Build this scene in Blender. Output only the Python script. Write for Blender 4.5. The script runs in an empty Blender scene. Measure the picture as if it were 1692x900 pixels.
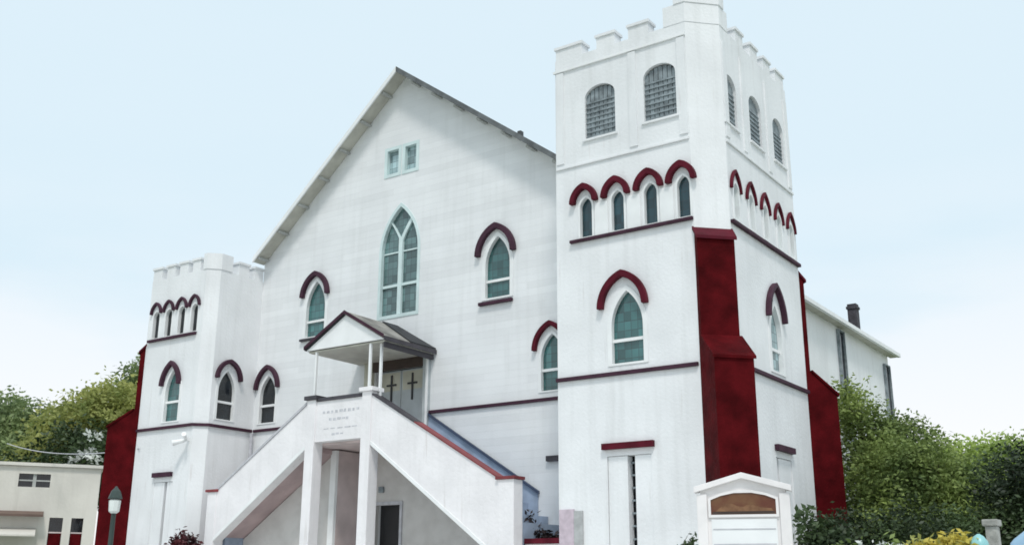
import bpy, bmesh, math, random
import numpy as np
from mathutils import Vector, Matrix
random.seed(7)
R = math.radians
S = bpy.context.scene
COL = S.collection

# ------------------------------------------------------------------ camera
cd = bpy.data.cameras.new("camera"); cam = bpy.data.objects.new("camera", cd); COL.objects.link(cam)
cam.location = (0, 0, 1.6)
yaw, pitch, roll = R(34.76), R(16.358), R(0.227)
fw = Vector((-math.sin(yaw)*math.cos(pitch), math.cos(yaw)*math.cos(pitch), math.sin(pitch)))
rt = Vector((math.cos(yaw), math.sin(yaw), 0)); up = rt.cross(fw)
rt2 = rt*math.cos(roll)+up*math.sin(roll); up2 = -rt*math.sin(roll)+up*math.cos(roll)
cam.rotation_euler = Matrix((rt2, up2, -fw)).transposed().to_euler()
cd.sensor_width = 36; cd.lens = 36*1740/1692; cd.clip_end = 4000; cd.clip_start = .05
S.camera = cam
# ------------------------------------------------------------------ world and sun
SUN_AZ = R(-36)        # degrees to the left of the facade's own normal (-y)
SUN_EL = R(58)
w = bpy.data.worlds.new("World"); S.world = w; w.use_nodes = True
nt = w.node_tree; nt.nodes.clear()
sky = nt.nodes.new("ShaderNodeTexSky"); sky.sky_type = 'NISHITA'; sky.sun_disc = False
sky.sun_elevation = SUN_EL; sky.sun_rotation = math.pi + SUN_AZ
sky.air_density = 1.0; sky.dust_density = 2.5; sky.ozone_density = 1.0
tc = nt.nodes.new("ShaderNodeTexCoord"); sp = nt.nodes.new("ShaderNodeSeparateXYZ")
nt.links.new(tc.outputs["Generated"], sp.inputs[0])
mp = nt.nodes.new("ShaderNodeMapping"); mp.inputs["Scale"].default_value = (1.2, 1.2, 4.5)
nt.links.new(tc.outputs["Generated"], mp.inputs[0])
nz = nt.nodes.new("ShaderNodeTexNoise"); nz.inputs["Scale"].default_value = 1.6; nz.inputs["Detail"].default_value = 5
nt.links.new(mp.outputs[0], nz.inputs["Vector"])
cr = nt.nodes.new("ShaderNodeValToRGB"); cr.color_ramp.elements[0].position = .34; cr.color_ramp.elements[1].position = .54
nt.links.new(nz.outputs[0], cr.inputs[0])
hz = nt.nodes.new("ShaderNodeMapRange"); hz.inputs[1].default_value = .02; hz.inputs[2].default_value = .36
hz.inputs[3].default_value = 1; hz.inputs[4].default_value = 0.04
nt.links.new(sp.outputs[2], hz.inputs[0])
mul = nt.nodes.new("ShaderNodeMath"); mul.operation = 'MULTIPLY'
nt.links.new(cr.outputs[0], mul.inputs[0]); nt.links.new(hz.outputs[0], mul.inputs[1])
thin = nt.nodes.new("ShaderNodeMixRGB"); thin.inputs[0].default_value = .93     # high thin veil of cloud
thin.inputs[2].default_value = (7.1, 8.55, 9.4, 1)
nt.links.new(sky.outputs[0], thin.inputs[1])
cl = nt.nodes.new("ShaderNodeMixRGB"); cl.inputs[2].default_value = (9.9, 9.6, 9.7, 1)
nt.links.new(mul.outputs[0], cl.inputs[0]); nt.links.new(thin.outputs[0], cl.inputs[1])
bg = nt.nodes.new("ShaderNodeBackground"); bg.inputs[1].default_value = 0.1
wo = nt.nodes.new("ShaderNodeOutputWorld")
nt.links.new(cl.outputs[0], bg.inputs[0]); nt.links.new(bg.outputs[0], wo.inputs[0])
sl = bpy.data.lights.new("sun", 'SUN'); sl.energy = 1.8; sl.angle = R(10); sl.color = (1, .965, .92)
so = bpy.data.objects.new("sun", sl); COL.objects.link(so)
sd = Vector((-math.sin(SUN_AZ)*math.cos(SUN_EL), -math.cos(SUN_AZ)*math.cos(SUN_EL), math.sin(SUN_EL)))
so.rotation_euler = sd.to_track_quat('Z', 'Y').to_euler(); so.location = (0, -20, 40)
S.view_settings.view_transform = 'Standard'; S.view_settings.look = 'None'
S.view_settings.exposure = 0.10; S.view_settings.gamma = 1; S.view_settings.use_curve_mapping = False
S.cycles.max_bounces = 8; S.cycles.transparent_max_bounces = 8
S.cycles.pixel_filter_type = 'BLACKMAN_HARRIS'; S.cycles.filter_width = 1.7

# ------------------------------------------------------------------ materials
def mat(name, col, rough=.6, var=.08, vscale=1.5, bump=0, bscale=40, spec=.5, metal=0, streak=0, col2=None, siding=0, trans=0):
    m = bpy.data.materials.new(name); m.use_nodes = True; n = m.node_tree; b = n.nodes["Principled BSDF"]
    b.inputs["Roughness"].default_value = rough; b.inputs["Metallic"].default_value = metal
    b.inputs["Specular IOR Level"].default_value = spec
    t = n.nodes.new("ShaderNodeTexCoord"); g = n.nodes.new("ShaderNodeNewGeometry")
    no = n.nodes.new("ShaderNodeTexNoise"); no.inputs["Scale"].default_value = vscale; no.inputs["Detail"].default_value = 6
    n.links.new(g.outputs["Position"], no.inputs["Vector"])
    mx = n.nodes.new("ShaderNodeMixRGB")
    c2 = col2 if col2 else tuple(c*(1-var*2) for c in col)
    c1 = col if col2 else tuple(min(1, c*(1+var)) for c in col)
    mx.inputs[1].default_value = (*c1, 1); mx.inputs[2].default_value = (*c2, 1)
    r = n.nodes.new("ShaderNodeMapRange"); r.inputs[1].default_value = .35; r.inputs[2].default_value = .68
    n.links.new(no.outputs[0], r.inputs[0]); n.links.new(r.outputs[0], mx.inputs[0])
    out = mx.outputs[0]
    if streak:      # rain streaks: noise stretched along z
        mp = n.nodes.new("ShaderNodeMapping"); mp.inputs["Scale"].default_value = (3.2, 3.2, .22)
        n.links.new(g.outputs["Position"], mp.inputs[0])
        n2 = n.nodes.new("ShaderNodeTexNoise"); n2.inputs["Scale"].default_value = 1.6; n2.inputs["Detail"].default_value = 7
        n.links.new(mp.outputs[0], n2.inputs["Vector"])
        r2 = n.nodes.new("ShaderNodeMapRange"); r2.inputs[1].default_value = .5; r2.inputs[2].default_value = .8
        r2.inputs[3].default_value = 0; r2.inputs[4].default_value = streak
        n.links.new(n2.outputs[0], r2.inputs[0])
        m2 = n.nodes.new("ShaderNodeMixRGB"); m2.inputs[2].default_value = (col[0]*.5, col[1]*.5, col[2]*.47, 1)
        n.links.new(r2.outputs[0], m2.inputs[0]); n.links.new(out, m2.inputs[1]); out = m2.outputs[0]
    if name.endswith("glass") and name not in ("lantern_glass",):
        sx = n.nodes.new("ShaderNodeSeparateXYZ"); n.links.new(g.outputs["Position"], sx.inputs[0])
        ad = n.nodes.new("ShaderNodeMath"); ad.operation = 'ADD'; n.links.new(sx.outputs[0], ad.inputs[0]); n.links.new(sx.outputs[1], ad.inputs[1])
        cb = n.nodes.new("ShaderNodeCombineXYZ"); ls = []
        for src, k, wd in ((ad.outputs[0], 0, .17), (sx.outputs[2], 2, .21)):
            sn = n.nodes.new("ShaderNodeMath"); sn.operation = 'SNAP'; sn.inputs[1].default_value = wd; n.links.new(src, sn.inputs[0]); n.links.new(sn.outputs[0], cb.inputs[k])
            dv = n.nodes.new("ShaderNodeMath"); dv.operation = 'DIVIDE'; dv.inputs[1].default_value = wd; n.links.new(src, dv.inputs[0])
            fr = n.nodes.new("ShaderNodeMath"); fr.operation = 'FRACT'; n.links.new(dv.outputs[0], fr.inputs[0])
            gt = n.nodes.new("ShaderNodeMath"); gt.operation = 'LESS_THAN'; gt.inputs[1].default_value = .09; n.links.new(fr.outputs[0], gt.inputs[0]); ls.append(gt)
        wn = n.nodes.new("ShaderNodeTexWhiteNoise"); n.links.new(cb.outputs[0], wn.inputs[0])
        mr = n.nodes.new("ShaderNodeMapRange"); mr.inputs[3].default_value = .60; mr.inputs[4].default_value = 1.35; n.links.new(wn.outputs[0], mr.inputs[0])
        mm = n.nodes.new("ShaderNodeMixRGB"); mm.blend_type = 'MULTIPLY'; mm.inputs[0].default_value = 1; n.links.new(out, mm.inputs[1]); n.links.new(mr.outputs[0], mm.inputs[2])
        mxx = n.nodes.new("ShaderNodeMath"); mxx.operation = 'MAXIMUM'; n.links.new(ls[0].outputs[0], mxx.inputs[0]); n.links.new(ls[1].outputs[0], mxx.inputs[1])
        sc_ = n.nodes.new("ShaderNodeMath"); sc_.operation = 'MULTIPLY'; sc_.inputs[1].default_value = .55; n.links.new(mxx.outputs[0], sc_.inputs[0])
        ml = n.nodes.new("ShaderNodeMixRGB"); ml.inputs[2].default_value = (.02, .025, .028, 1); n.links.new(sc_.outputs[0], ml.inputs[0]); n.links.new(mm.outputs[0], ml.inputs[1]); out = ml.outputs[0]
    if streak and name.startswith(("white_st", "porch")):
        mp3 = n.nodes.new("ShaderNodeMapping"); mp3.inputs["Scale"].default_value = (9, 9, .5); n.links.new(g.outputs["Position"], mp3.inputs[0])
        n4 = n.nodes.new("ShaderNodeTexNoise"); n4.inputs["Scale"].default_value = 1.1; n4.inputs["Detail"].default_value = 5; n.links.new(mp3.outputs[0], n4.inputs["Vector"])
        n5 = n.nodes.new("ShaderNodeTexNoise"); n5.inputs["Scale"].default_value = .55; n.links.new(g.outputs["Position"], n5.inputs["Vector"])
        r4 = n.nodes.new("ShaderNodeMapRange"); r4.inputs[1].default_value = .60; r4.inputs[2].default_value = .78; n.links.new(n4.outputs[0], r4.inputs[0])
        r5 = n.nodes.new("ShaderNodeMapRange"); r5.inputs[1].default_value = .48; r5.inputs[2].default_value = .62; r5.inputs[4].default_value = .45; n.links.new(n5.outputs[0], r5.inputs[0])
        mu = n.nodes.new("ShaderNodeMath"); mu.operation = 'MULTIPLY'; n.links.new(r4.outputs[0], mu.inputs[0]); n.links.new(r5.outputs[0], mu.inputs[1])
        m5 = n.nodes.new("ShaderNodeMixRGB"); m5.inputs[2].default_value = (.42, .36, .32, 1); n.links.new(mu.outputs[0], m5.inputs[0]); n.links.new(out, m5.inputs[1]); out = m5.outputs[0]
    n.links.new(out, b.inputs["Base Color"])
    last = None
    if siding:
        sx = n.nodes.new("ShaderNodeSeparateXYZ"); n.links.new(g.outputs["Position"], sx.inputs[0])
        fl = n.nodes.new("ShaderNodeMath"); fl.operation = 'SNAP'; fl.inputs[1].default_value = siding; n.links.new(sx.outputs[2], fl.inputs[0])
        fx = n.nodes.new("ShaderNodeMath"); fx.operation = 'MULTIPLY_ADD'; fx.inputs[1].default_value = 7.3; n.links.new(fl.outputs[0], fx.inputs[0]); n.links.new(sx.outputs[0], fx.inputs[2])
        fs = n.nodes.new("ShaderNodeMath"); fs.operation = 'SNAP'; fs.inputs[1].default_value = 3.6; n.links.new(fx.outputs[0], fs.inputs[0])
        cb_ = n.nodes.new("ShaderNodeCombineXYZ"); n.links.new(fs.outputs[0], cb_.inputs[0]); n.links.new(fl.outputs[0], cb_.inputs[2])
        wn = n.nodes.new("ShaderNodeTexWhiteNoise"); n.links.new(cb_.outputs[0], wn.inputs[0])
        mr = n.nodes.new("ShaderNodeMapRange"); mr.inputs[3].default_value = .93; mr.inputs[4].default_value = 1.0; n.links.new(wn.outputs[0], mr.inputs[0])
        mm = n.nodes.new("ShaderNodeMixRGB"); mm.blend_type = 'MULTIPLY'; mm.inputs[0].default_value = 1
        n.links.new(out, mm.inputs[1]); n.links.new(mr.outputs[0], mm.inputs[2]); n.links.new(mm.outputs[0], b.inputs["Base Color"])
        d = n.nodes.new("ShaderNodeMath"); d.operation = 'DIVIDE'; d.inputs[1].default_value = siding
        n.links.new(sx.outputs[2], d.inputs[0])
        f = n.nodes.new("ShaderNodeMath"); f.operation = 'FRACT'; n.links.new(d.outputs[0], f.inputs[0])
        s2 = n.nodes.new("ShaderNodeMath"); s2.operation = 'SUBTRACT'; s2.inputs[0].default_value = 1
        n.links.new(f.outputs[0], s2.inputs[1])
        bp = n.nodes.new("ShaderNodeBump"); bp.inputs["Strength"].default_value = .32; bp.inputs["Distance"].default_value = .012
        n.links.new(s2.outputs[0], bp.inputs["Height"]); last = bp
    if bump:
        n3 = n.nodes.new("ShaderNodeTexNoise"); n3.inputs["Scale"].default_value = bscale; n3.inputs["Detail"].default_value = 4
        n.links.new(g.outputs["Position"], n3.inputs["Vector"])
        b2 = n.nodes.new("ShaderNodeBump"); b2.inputs["Strength"].default_value = bump; b2.inputs["Distance"].default_value = .03
        n.links.new(n3.outputs[0], b2.inputs["Height"])
        if last: n.links.new(last.outputs[0], b2.inputs["Normal"])
        last = b2
    if last: n.links.new(last.outputs[0], b.inputs["Normal"])
    if trans:
        tr = n.nodes.new("ShaderNodeBsdfTranslucent"); ms = n.nodes.new("ShaderNodeMixShader"); ms.inputs[0].default_value = trans
        n.links.new(out, tr.inputs[0]); o = n.nodes["Material Output"]
        n.links.new(b.outputs[0], ms.inputs[1]); n.links.new(tr.outputs[0], ms.inputs[2]); n.links.new(ms.outputs[0], o.inputs[0])
    return m
M = dict(
 siding=mat("white_siding", (.80,.81,.82), .55, .03, .7, .10, 30, streak=.16, siding=.19),
 stucco=mat("white_stucco", (.80,.81,.82), .6, .035, .8, .25, 14, streak=.20),
 porch=mat("porch_plaster", (.82,.80,.81), .6, .035, 1.2, .35, 9, streak=.16),
 white=mat("white_paint", (.82,.83,.83), .45, .03, 2),
 palegreen=mat("pale_frame_paint", (.62,.74,.74), .5, .05, 2),
 red=mat("dark_red_paint", (.078,.004,.006), .65, .22, 2.2, .35, 16, streak=.25, spec=.04),
 hood=mat("red_hood_paint", (.095,.008,.018), .6, .16, 3, spec=.12),
 plum=mat("plum_trim_paint", (.06,.026,.042), .6, .12, 3, spec=.15),
 coping=mat("coping_red_paint", (.22,.035,.04), .55, .15, 3),
 darkcap=mat("dark_coping_paint", (.05,.045,.055), .55, .15, 3),
 glass=mat("teal_glass", (.04,.13,.13), .1, .12, 1.2, .12, 3, spec=.8),
 blueglass=mat("blue_glass", (.012,.05,.065), .1, .2, 1.5, .12, 3, spec=.7),
 darkglass=mat("dark_glass", (.012,.016,.02), .1, .2, 2, .12, 3, spec=.6),
 greyglass=mat("grey_green_glass", (.10,.175,.175), .12, .10, 1.2, .12, 3, spec=.8),
 paleglass=mat("pale_glass", (.33,.45,.47), .2, .1, 2, spec=.7),
 louvre=mat("grey_louvre", (.24,.28,.30), .6, .2, 6),
 dark=mat("dark_interior", (.012,.012,.013), .8, .1),
 roof=mat("grey_roof", (.12,.13,.135), .7, .2, 3, .3, 20),
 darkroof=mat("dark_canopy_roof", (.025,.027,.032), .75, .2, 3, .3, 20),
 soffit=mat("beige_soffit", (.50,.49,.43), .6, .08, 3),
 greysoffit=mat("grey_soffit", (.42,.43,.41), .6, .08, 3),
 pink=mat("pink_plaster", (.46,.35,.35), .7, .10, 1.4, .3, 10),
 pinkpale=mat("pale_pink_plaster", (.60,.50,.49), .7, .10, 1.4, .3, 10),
 rubble=mat("grey_rubble_stone", (.62,.60,.58), .8, .12, 2.5, .5, 9, col2=(.54,.52,.50)),
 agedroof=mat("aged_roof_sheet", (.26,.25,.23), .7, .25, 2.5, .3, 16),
 wood_shade=mat("dark_brown_wood_and_shade", (.05,.03,.022), .6, .15, 5),  # sign picture edge, and the painted shade over the upper door
 faint=mat("faded_letter_paint", (.56,.56,.59), .7, .15, 12),
 railblue=mat("dark_blue_paint", (.05,.07,.12), .5, .1),
 tread_shade=mat("blue_grey_steps_and_shade", (.34,.41,.52), .6, .12, 2.5),  # steps, and the painted shade on the wall below the rail
 cream=mat("cream_door_wall", (.52,.51,.42), .6, .08, 2),
 door=mat("pale_door", (.45,.49,.50), .5, .08, 2),
 black=mat("black_iron", (.012,.012,.014), .45, .1),
 bglwall=mat("cream_render", (.66,.63,.57), .75, .06, .5, .2, 8, streak=.2),
 browntrim=mat("brown_trim", (.14,.09,.07), .6, .1),
 chimney=mat("dark_brick", (.06,.055,.065), .8, .2, 8, .5, 30),
 bark=mat("bark", (.11,.085,.06), .9, .25, 6, .8, 20),
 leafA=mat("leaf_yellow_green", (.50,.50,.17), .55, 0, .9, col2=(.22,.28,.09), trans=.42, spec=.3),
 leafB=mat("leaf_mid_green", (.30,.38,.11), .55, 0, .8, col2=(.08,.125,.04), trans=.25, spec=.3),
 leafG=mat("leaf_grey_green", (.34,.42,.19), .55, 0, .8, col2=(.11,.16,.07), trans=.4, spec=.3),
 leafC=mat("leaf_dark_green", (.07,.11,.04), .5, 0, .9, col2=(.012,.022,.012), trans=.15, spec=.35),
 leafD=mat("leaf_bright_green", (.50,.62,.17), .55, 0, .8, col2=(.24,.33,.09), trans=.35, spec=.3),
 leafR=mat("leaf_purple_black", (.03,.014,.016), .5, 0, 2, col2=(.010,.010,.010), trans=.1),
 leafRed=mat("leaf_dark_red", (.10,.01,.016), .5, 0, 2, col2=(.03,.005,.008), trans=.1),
 petal=mat("yellow_petal", (.62,.52,.10), .6, .1, 4, trans=.3),
 whitepetal=mat("white_petal", (.72,.74,.70), .6, .06, 4, trans=.3),
 lawn=mat("lawn_grass", (.10,.14,.04), .9, 0, .6, .6, 30, col2=(.06,.09,.03)),
 asphalt=mat("asphalt", (.055,.055,.057), .85, .15, 1.2, .3, 60),
 concrete=mat("pale_concrete", (.62,.62,.60), .8, .05, .6, .3, 20, streak=0),
 kerb=mat("kerb_stone", (.42,.41,.39), .8, .1, 3, .3, 20),
 line=mat("road_line", (.75,.75,.72), .6, .1, 6),
 carpaint=mat("light_blue_car_paint", (.30,.47,.62), .22, .02, 2, spec=.6),
 tyre=mat("tyre_rubber", (.02,.02,.02), .8, .1), rim=mat("rim_metal", (.5,.5,.52), .3, .05, metal=.8),
 lampglass=mat("lantern_glass", (.72,.76,.74), .25, .04), lampiron=mat("green_iron", (.03,.05,.045), .5, .1),
 lens=mat("lamp_lens", (.7,.7,.68), .15, .02), redlens=mat("red_lens", (.4,.02,.02), .2, .02),
 turq=mat("turquoise_paint", (.28,.56,.56), .35, .05), stone=mat("grey_stone", (.38,.38,.35), .8, .12, 6, .5, 20),
 signwhite=mat("sign_white", (.80,.77,.76), .5, .04, 3), signbrown=mat("sign_picture", (.11,.028,.012), .4, 0, 5, col2=(.16,.075,.03)),
 ochre=mat("sign_ochre", (.24,.12,.055), .5, .1, 9, col2=(.12,.05,.02)), grey=mat("faded_grey", (.50,.50,.53), .6, .08, 8), shade=mat("faded_lilac", (.56,.47,.53), .6, .08, 8),
 greyposter=mat("faded_grey_poster", (.42,.43,.43), .6, .08, 8),
)
# ------------------------------------------------------------------ helpers
def empty(name, loc, label=None, cat=None, group=None):
    o = bpy.data.objects.new(name, None); o.empty_display_size = .2; COL.objects.link(o); o.location = loc
    if label: o["label"] = label; o["category"] = cat
    if group: o["group"] = group
    return o
def wloc(o):
    v = Vector((0, 0, 0))
    while o: v = v + o.location; o = o.parent
    return v
def tag(o, label=None, cat=None, group=None, kind=None):
    for k, v in (("label", label), ("category", cat), ("group", group), ("kind", kind)):
        if v: o[k] = v
    return o
class MB:
    def __init__(s): s.v = []; s.f = []; s.mi = []
    def add(s, vs, fs, mi=0):
        b = len(s.v); s.v += [tuple(v) for v in vs]; s.f += [tuple(i+b for i in f) for f in fs]; s.mi += [mi]*len(fs); return s
    def box(s, x0, x1, y0, y1, z0, z1, mi=0):
        vs = [(x, y, z) for z in (z0, z1) for y in (y0, y1) for x in (x0, x1)]
        return s.add(vs, [(0,2,3,1),(4,5,7,6),(0,1,5,4),(2,6,7,3),(0,4,6,2),(1,3,7,5)], mi)
    def prism(s, poly, off, mi=0):          # poly: list of 3D points, off: vector
        n = len(poly); off = Vector(off); a = [Vector(p) for p in poly]; b = [p+off for p in a]
        fs = [tuple(range(n))[::-1], tuple(range(n, 2*n))] + [(i, (i+1) % n, n+(i+1) % n, n+i) for i in range(n)]
        return s.add(a+b, fs, mi)
    def ring(s, outer, inner, off, closed=True, mi=0):   # band between two outlines, extruded
        n = len(outer); off = Vector(off); O = [Vector(p) for p in outer]; I = [Vector(p) for p in inner]
        vs = O + I + [p+off for p in O] + [p+off for p in I]; fs = []
        m = n if closed else n-1
        for i in range(m):
            j = (i+1) % n
            fs += [(i, j, n+j, n+i), (2*n+i, 3*n+i, 3*n+j, 2*n+j), (i, 2*n+i, 2*n+j, j), (n+i, n+j, 3*n+j, 3*n+i)]
        if not closed: fs += [(0, n, 3*n, 2*n), (n-1, 3*n-1, 4*n-1, 2*n-1)]
        return s.add(vs, fs, mi)
    def tube(s, p, q, r, r2=None, n=10, mi=0):
        p = Vector(p); q = Vector(q); r2 = r if r2 is None else r2; d = (q-p).normalized()
        a = d.orthogonal().normalized(); b = d.cross(a)
        vs = [c+(a*math.cos(t)+b*math.sin(t))*rr for c, rr in ((p, r), (q, r2)) for t in [2*math.pi*k/n for k in range(n)]]
        return s.add(vs, [tuple(range(n))[::-1], tuple(range(n, 2*n))]+[(i, (i+1) % n, n+(i+1) % n, n+i) for i in range(n)], mi)
    def lathe(s, c, prof, n=16, mi=0):      # prof: (r, z) from bottom to top
        c = Vector(c); m = len(prof)
        vs = [c+Vector((r*math.cos(2*math.pi*k/n), r*math.sin(2*math.pi*k/n), z)) for r, z in prof for k in range(n)]
        fs = [(i*n+k, i*n+(k+1) % n, (i+1)*n+(k+1) % n, (i+1)*n+k) for i in range(m-1) for k in range(n)]
        return s.add(vs, fs+[tuple(range(n))[::-1], tuple(range((m-1)*n, m*n))], mi)
    def build(s, name, m, parent=None, bevel=0, smooth=False):
        me = bpy.data.meshes.new(name)
        a = np.array(s.v); c = (a.min(0)+a.max(0))/2; c[2] = a[:, 2].min()
        me.from_pydata([tuple(x) for x in a-c], [], s.f)
        ms = m if isinstance(m, (list, tuple)) else [m]
        for x in ms: me.materials.append(M[x])
        if len(ms) > 1: me.polygons.foreach_set("material_index", s.mi)
        bm = bmesh.new(); bm.from_mesh(me); bmesh.ops.recalc_face_normals(bm, faces=bm.faces)
        if bevel: bmesh.ops.bevel(bm, geom=[e for e in bm.edges if e.calc_face_angle(0) > .5], offset=bevel, segments=2, affect='EDGES', profile=.6)
        bm.to_mesh(me); bm.free()
        if smooth:
            for p in me.polygons: p.use_smooth = True
        o = bpy.data.objects.new(name, me); COL.objects.link(o)
        if parent: o.parent = parent; o.location = Vector(c)-wloc(parent)
        else: o.location = c
        return o
class Plane:                # a wall plane: p(u, z, d): u along the wall, z up, d outwards
    def __init__(s, o, u, n): s.o = Vector(o); s.u = Vector(u).normalized(); s.n = Vector(n).normalized()
    def p(s, u, z, d=0): return s.o + s.u*u + Vector((0, 0, z)) + s.n*d
FR = Plane((0, 20, 0), (1, 0, 0), (0, -1, 0))       # tower fronts, u = x
FA = Plane((0, 22, 0), (1, 0, 0), (0, -1, 0))       # main gable wall, u = x
SD = Plane((-8.49, 0, 0), (0, 1, 0), (1, 0, 0))     # right tower side, u = y
LS = Plane((-24.9, 0, 0), (0, 1, 0), (1, 0, 0))     # left tower inner side, u = y
def arc(cx, zs, a, h, n=9):     # right foot -> apex -> left foot
    if h > a*1.02:
        Rr = (a*a+h*h)/(2*a); t1 = math.asin(min(1, h/Rr))
        rr = [(a-Rr+Rr*math.cos(t1*k/n), Rr*math.sin(t1*k/n)) for k in range(n+1)]
    else:
        rr = [(a*math.cos(math.pi/2*k/n), h*math.sin(math.pi/2*k/n)) for k in range(n+1)]
    rr[-1] = (0, h)
    return [(cx+x, zs+z) for x, z in rr] + [(cx-x, zs+z) for x, z in rr[-2::-1]]
def outline(cx, z0, zs, zt, a): return [(cx-a, z0), (cx+a, z0)] + arc(cx, zs, a, zt-zs)
def slab(name, m, parent, pl, outer, holes, t):     # a wall with real openings
    cu = bpy.data.curves.new("wall_curve", 'CURVE'); cu.dimensions = '2D'; cu.fill_mode = 'BOTH'; cu.extrude = t/2
    for pts in [outer]+holes:
        sp = cu.splines.new('POLY'); sp.points.add(len(pts)-1); sp.use_cyclic_u = True
        for i, (x, z) in enumerate(pts): sp.points[i].co = (x, z, 0, 1)
    ob = bpy.data.objects.new("wall_curve", cu); COL.objects.link(ob)
    dg = bpy.context.evaluated_depsgraph_get(); me = bpy.data.meshes.new_from_object(ob.evaluated_get(dg))
    vs = [pl.p(v.co.x, v.co.y, v.co.z-t/2) for v in me.vertices]
    b = MB(); b.add(vs, [tuple(p.vertices) for p in me.polygons])
    bpy.data.objects.remove(ob); bpy.data.curves.remove(cu); bpy.data.meshes.remove(me)
    return b.build(name, m, parent)
P3 = lambda pl, pts, d=0: [pl.p(u, z, d) for u, z in pts]

def window(par, pl, cx, z0, zs, zt, a, glass='glass', frame='white', ft=.07, rail=None, cross=False):
    g = MB().prism(P3(pl, outline(cx, z0, zs, zt, a+.02), -.13), pl.n*.03).build("window", glass, par)
    MB().ring(P3(pl, outline(cx, z0-ft*.3, zs, zt+ft*1.2, a+ft), -.095), P3(pl, outline(cx, z0+.02, zs, zt-.02, a-.02), -.095), pl.n*(.095+.02)).build("frame", frame, g)
    r = MB()
    if rail: r.prism(P3(pl, [(cx-a, rail-.035), (cx+a, rail-.035), (cx+a, rail+.035), (cx-a, rail+.035)], -.098), pl.n*.05)
    if cross: r.prism(P3(pl, [(cx-.012, z0), (cx+.012, z0), (cx+.012, zt-.02), (cx-.012, zt-.02)], -.098), pl.n*.02)
    if r.v: r.build("glazing_bar", frame, g)
    return g
def hood(par, pl, cx, zf, zt, a, th, m='hood', d=.13):
    o = arc(cx, zf, a, zt-zf, 10); i = arc(cx, zf, a-th, zt-zf-th*1.15, 10)
    return MB().ring(P3(pl, o), P3(pl, i), pl.n*d, closed=False).build("hood_mould", m, par, bevel=.018)
def band(par, pl, u0, u1, z, h=.09, d=.07, m='plum', name="trim_band"):
    return MB().prism(P3(pl, [(u0, z-h), (u1, z-h), (u1, z), (u0, z)]), pl.n*d).build(name, m, par, bevel=.012)

# ================================================================== SETTING
GZ = 1.0
def gz(y): return 0 if y < 6 else min(GZ, (y-6)/10*GZ)
g = MB()
ys = [-900, -60, 6, 16, 60, 300, 2500]; xs = [-2500, -300, -80, -30, 0, 60, 400, 2500]
vs = [(x, y, gz(y)-.03) for y in ys for x in xs]; nx = len(xs)
g.add(vs, [(j*nx+i, j*nx+i+1, (j+1)*nx+i+1, (j+1)*nx+i) for j in range(len(ys)-1) for i in range(nx-1)])
tag(g.build("ground", "lawn"), kind="structure")
tag(MB().box(-300, 300, -9, -1.5, -.02, .0).build("road", "asphalt"), kind="structure")
tag(MB().box(-300, 300, -1.5, -1.35, -.05, .12).build("kerb", "kerb"), kind="structure")
tag(MB().box(-300, 300, -1.35, 4, -.05, .10).build("pavement", "concrete"), kind="structure")
dl = MB()
for k in range(-20, 20): dl.box(k*6, k*6+3, -5.3, -5.18, -.01, .004)
tag(dl.build("road_marking", "line"), kind="structure")
fc = MB()
pts = [(-37, 4.0), (-37, 6), (-37, 16), (-37, 34), (3, 34), (3, 16), (3, 6), (3, 4.0)]
fy = [4.0, 6, 16, 34]
fc.add([(x, y, gz(y)+.004) for y in fy for x in (-36, 16)], [(2*i, 2*i+1, 2*i+3, 2*i+2) for i in range(3)])
tag(fc.build("bounce_forecourt", "concrete"), kind="structure")  # pale ground out of frame, added to bounce light up onto the walls

# ================================================================== CHURCH
CH = empty("church", (-18.5, 22, GZ), "large white gabled church with two battlemented corner towers and dark red buttresses", "church")
# ---- right tower
XS = -8.49
sideY = (20.59, 24.75)
fh = [outline(-10.78, 6.18, 7.02, 7.84, .41)]
sm = [(-11.78, .18), (-10.94, .18), (-10.10, .18), (-9.29, .17)]
fh += [outline(c, 9.24, 9.98, 10.24, a) for c, a in sm]
bel = [(-11.36, .41, 11.68, 13.03), (-9.78, .41, 11.72, 13.10)]
fh += [outline(c, z0, zt-.30, zt, a) for c, a, z0, zt in bel]
slit = (-10.83, 1.9, 4.2)
fh.append([(-11.36, 1.3), (-10.30, 1.3), (-10.30, 4.2), (-11.36, 4.2)])
slab("tower_wall", "stucco", CH, FR, [(-12.6, GZ-.3), (-9.08, GZ-.3), (-9.08, 13.97), (-12.6, 13.97)], fh, .35)
sh = [outline(22.88, 6.18, 7.0, 7.78, .35)]
smS = [(20.98, .15), (21.86, .15), (22.72, .15), (23.58, .15), (24.40, .15)]
sh += [outline(c, 9.3, 9.98, 10.2, a) for c, a in smS]
belS = [(21.0, .36, 11.58, 12.85), (22.50, .37, 11.62, 12.9), (24.0, .35, 11.66, 12.88)]
sh += [outline(c, z0, zt-.30, zt, a) for c, a, z0, zt in belS]
sh.append([(22.4, 1.3), (23.35, 1.3), (23.35, 4.25), (22.4, 4.25)])
slab("tower_wall", "stucco", CH, SD, [(sideY[0], GZ-.3), (sideY[1], GZ-.3), (sideY[1], 13.97), (sideY[0], 13.97)], sh, .35)
def vprism(poly, z0, z1): return MB().prism([(x, y, z0) for x, y in poly], (0, 0, z1-z0))
vprism([(-9.08, 20), (-8.49, 20.59), (-8.84, 20.59), (-9.08, 20.35)], GZ-.3, 13.97).build("corner_wall", "stucco", CH)
vprism([(-8.49, 24.75), (-9.08, 25.34), (-9.08, 24.99), (-8.84, 24.75)], GZ-.3, 13.97).build("corner_wall", "stucco", CH)
MB().box(-12.6, -9.08, 24.99, 25.34, GZ-.3, 13.97).build("tower_wall", "stucco", CH)
MB().box(-12.6, -12.25, 20.35, 24.99, GZ-.3, 13.97).build("tower_wall", "stucco", CH)
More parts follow.
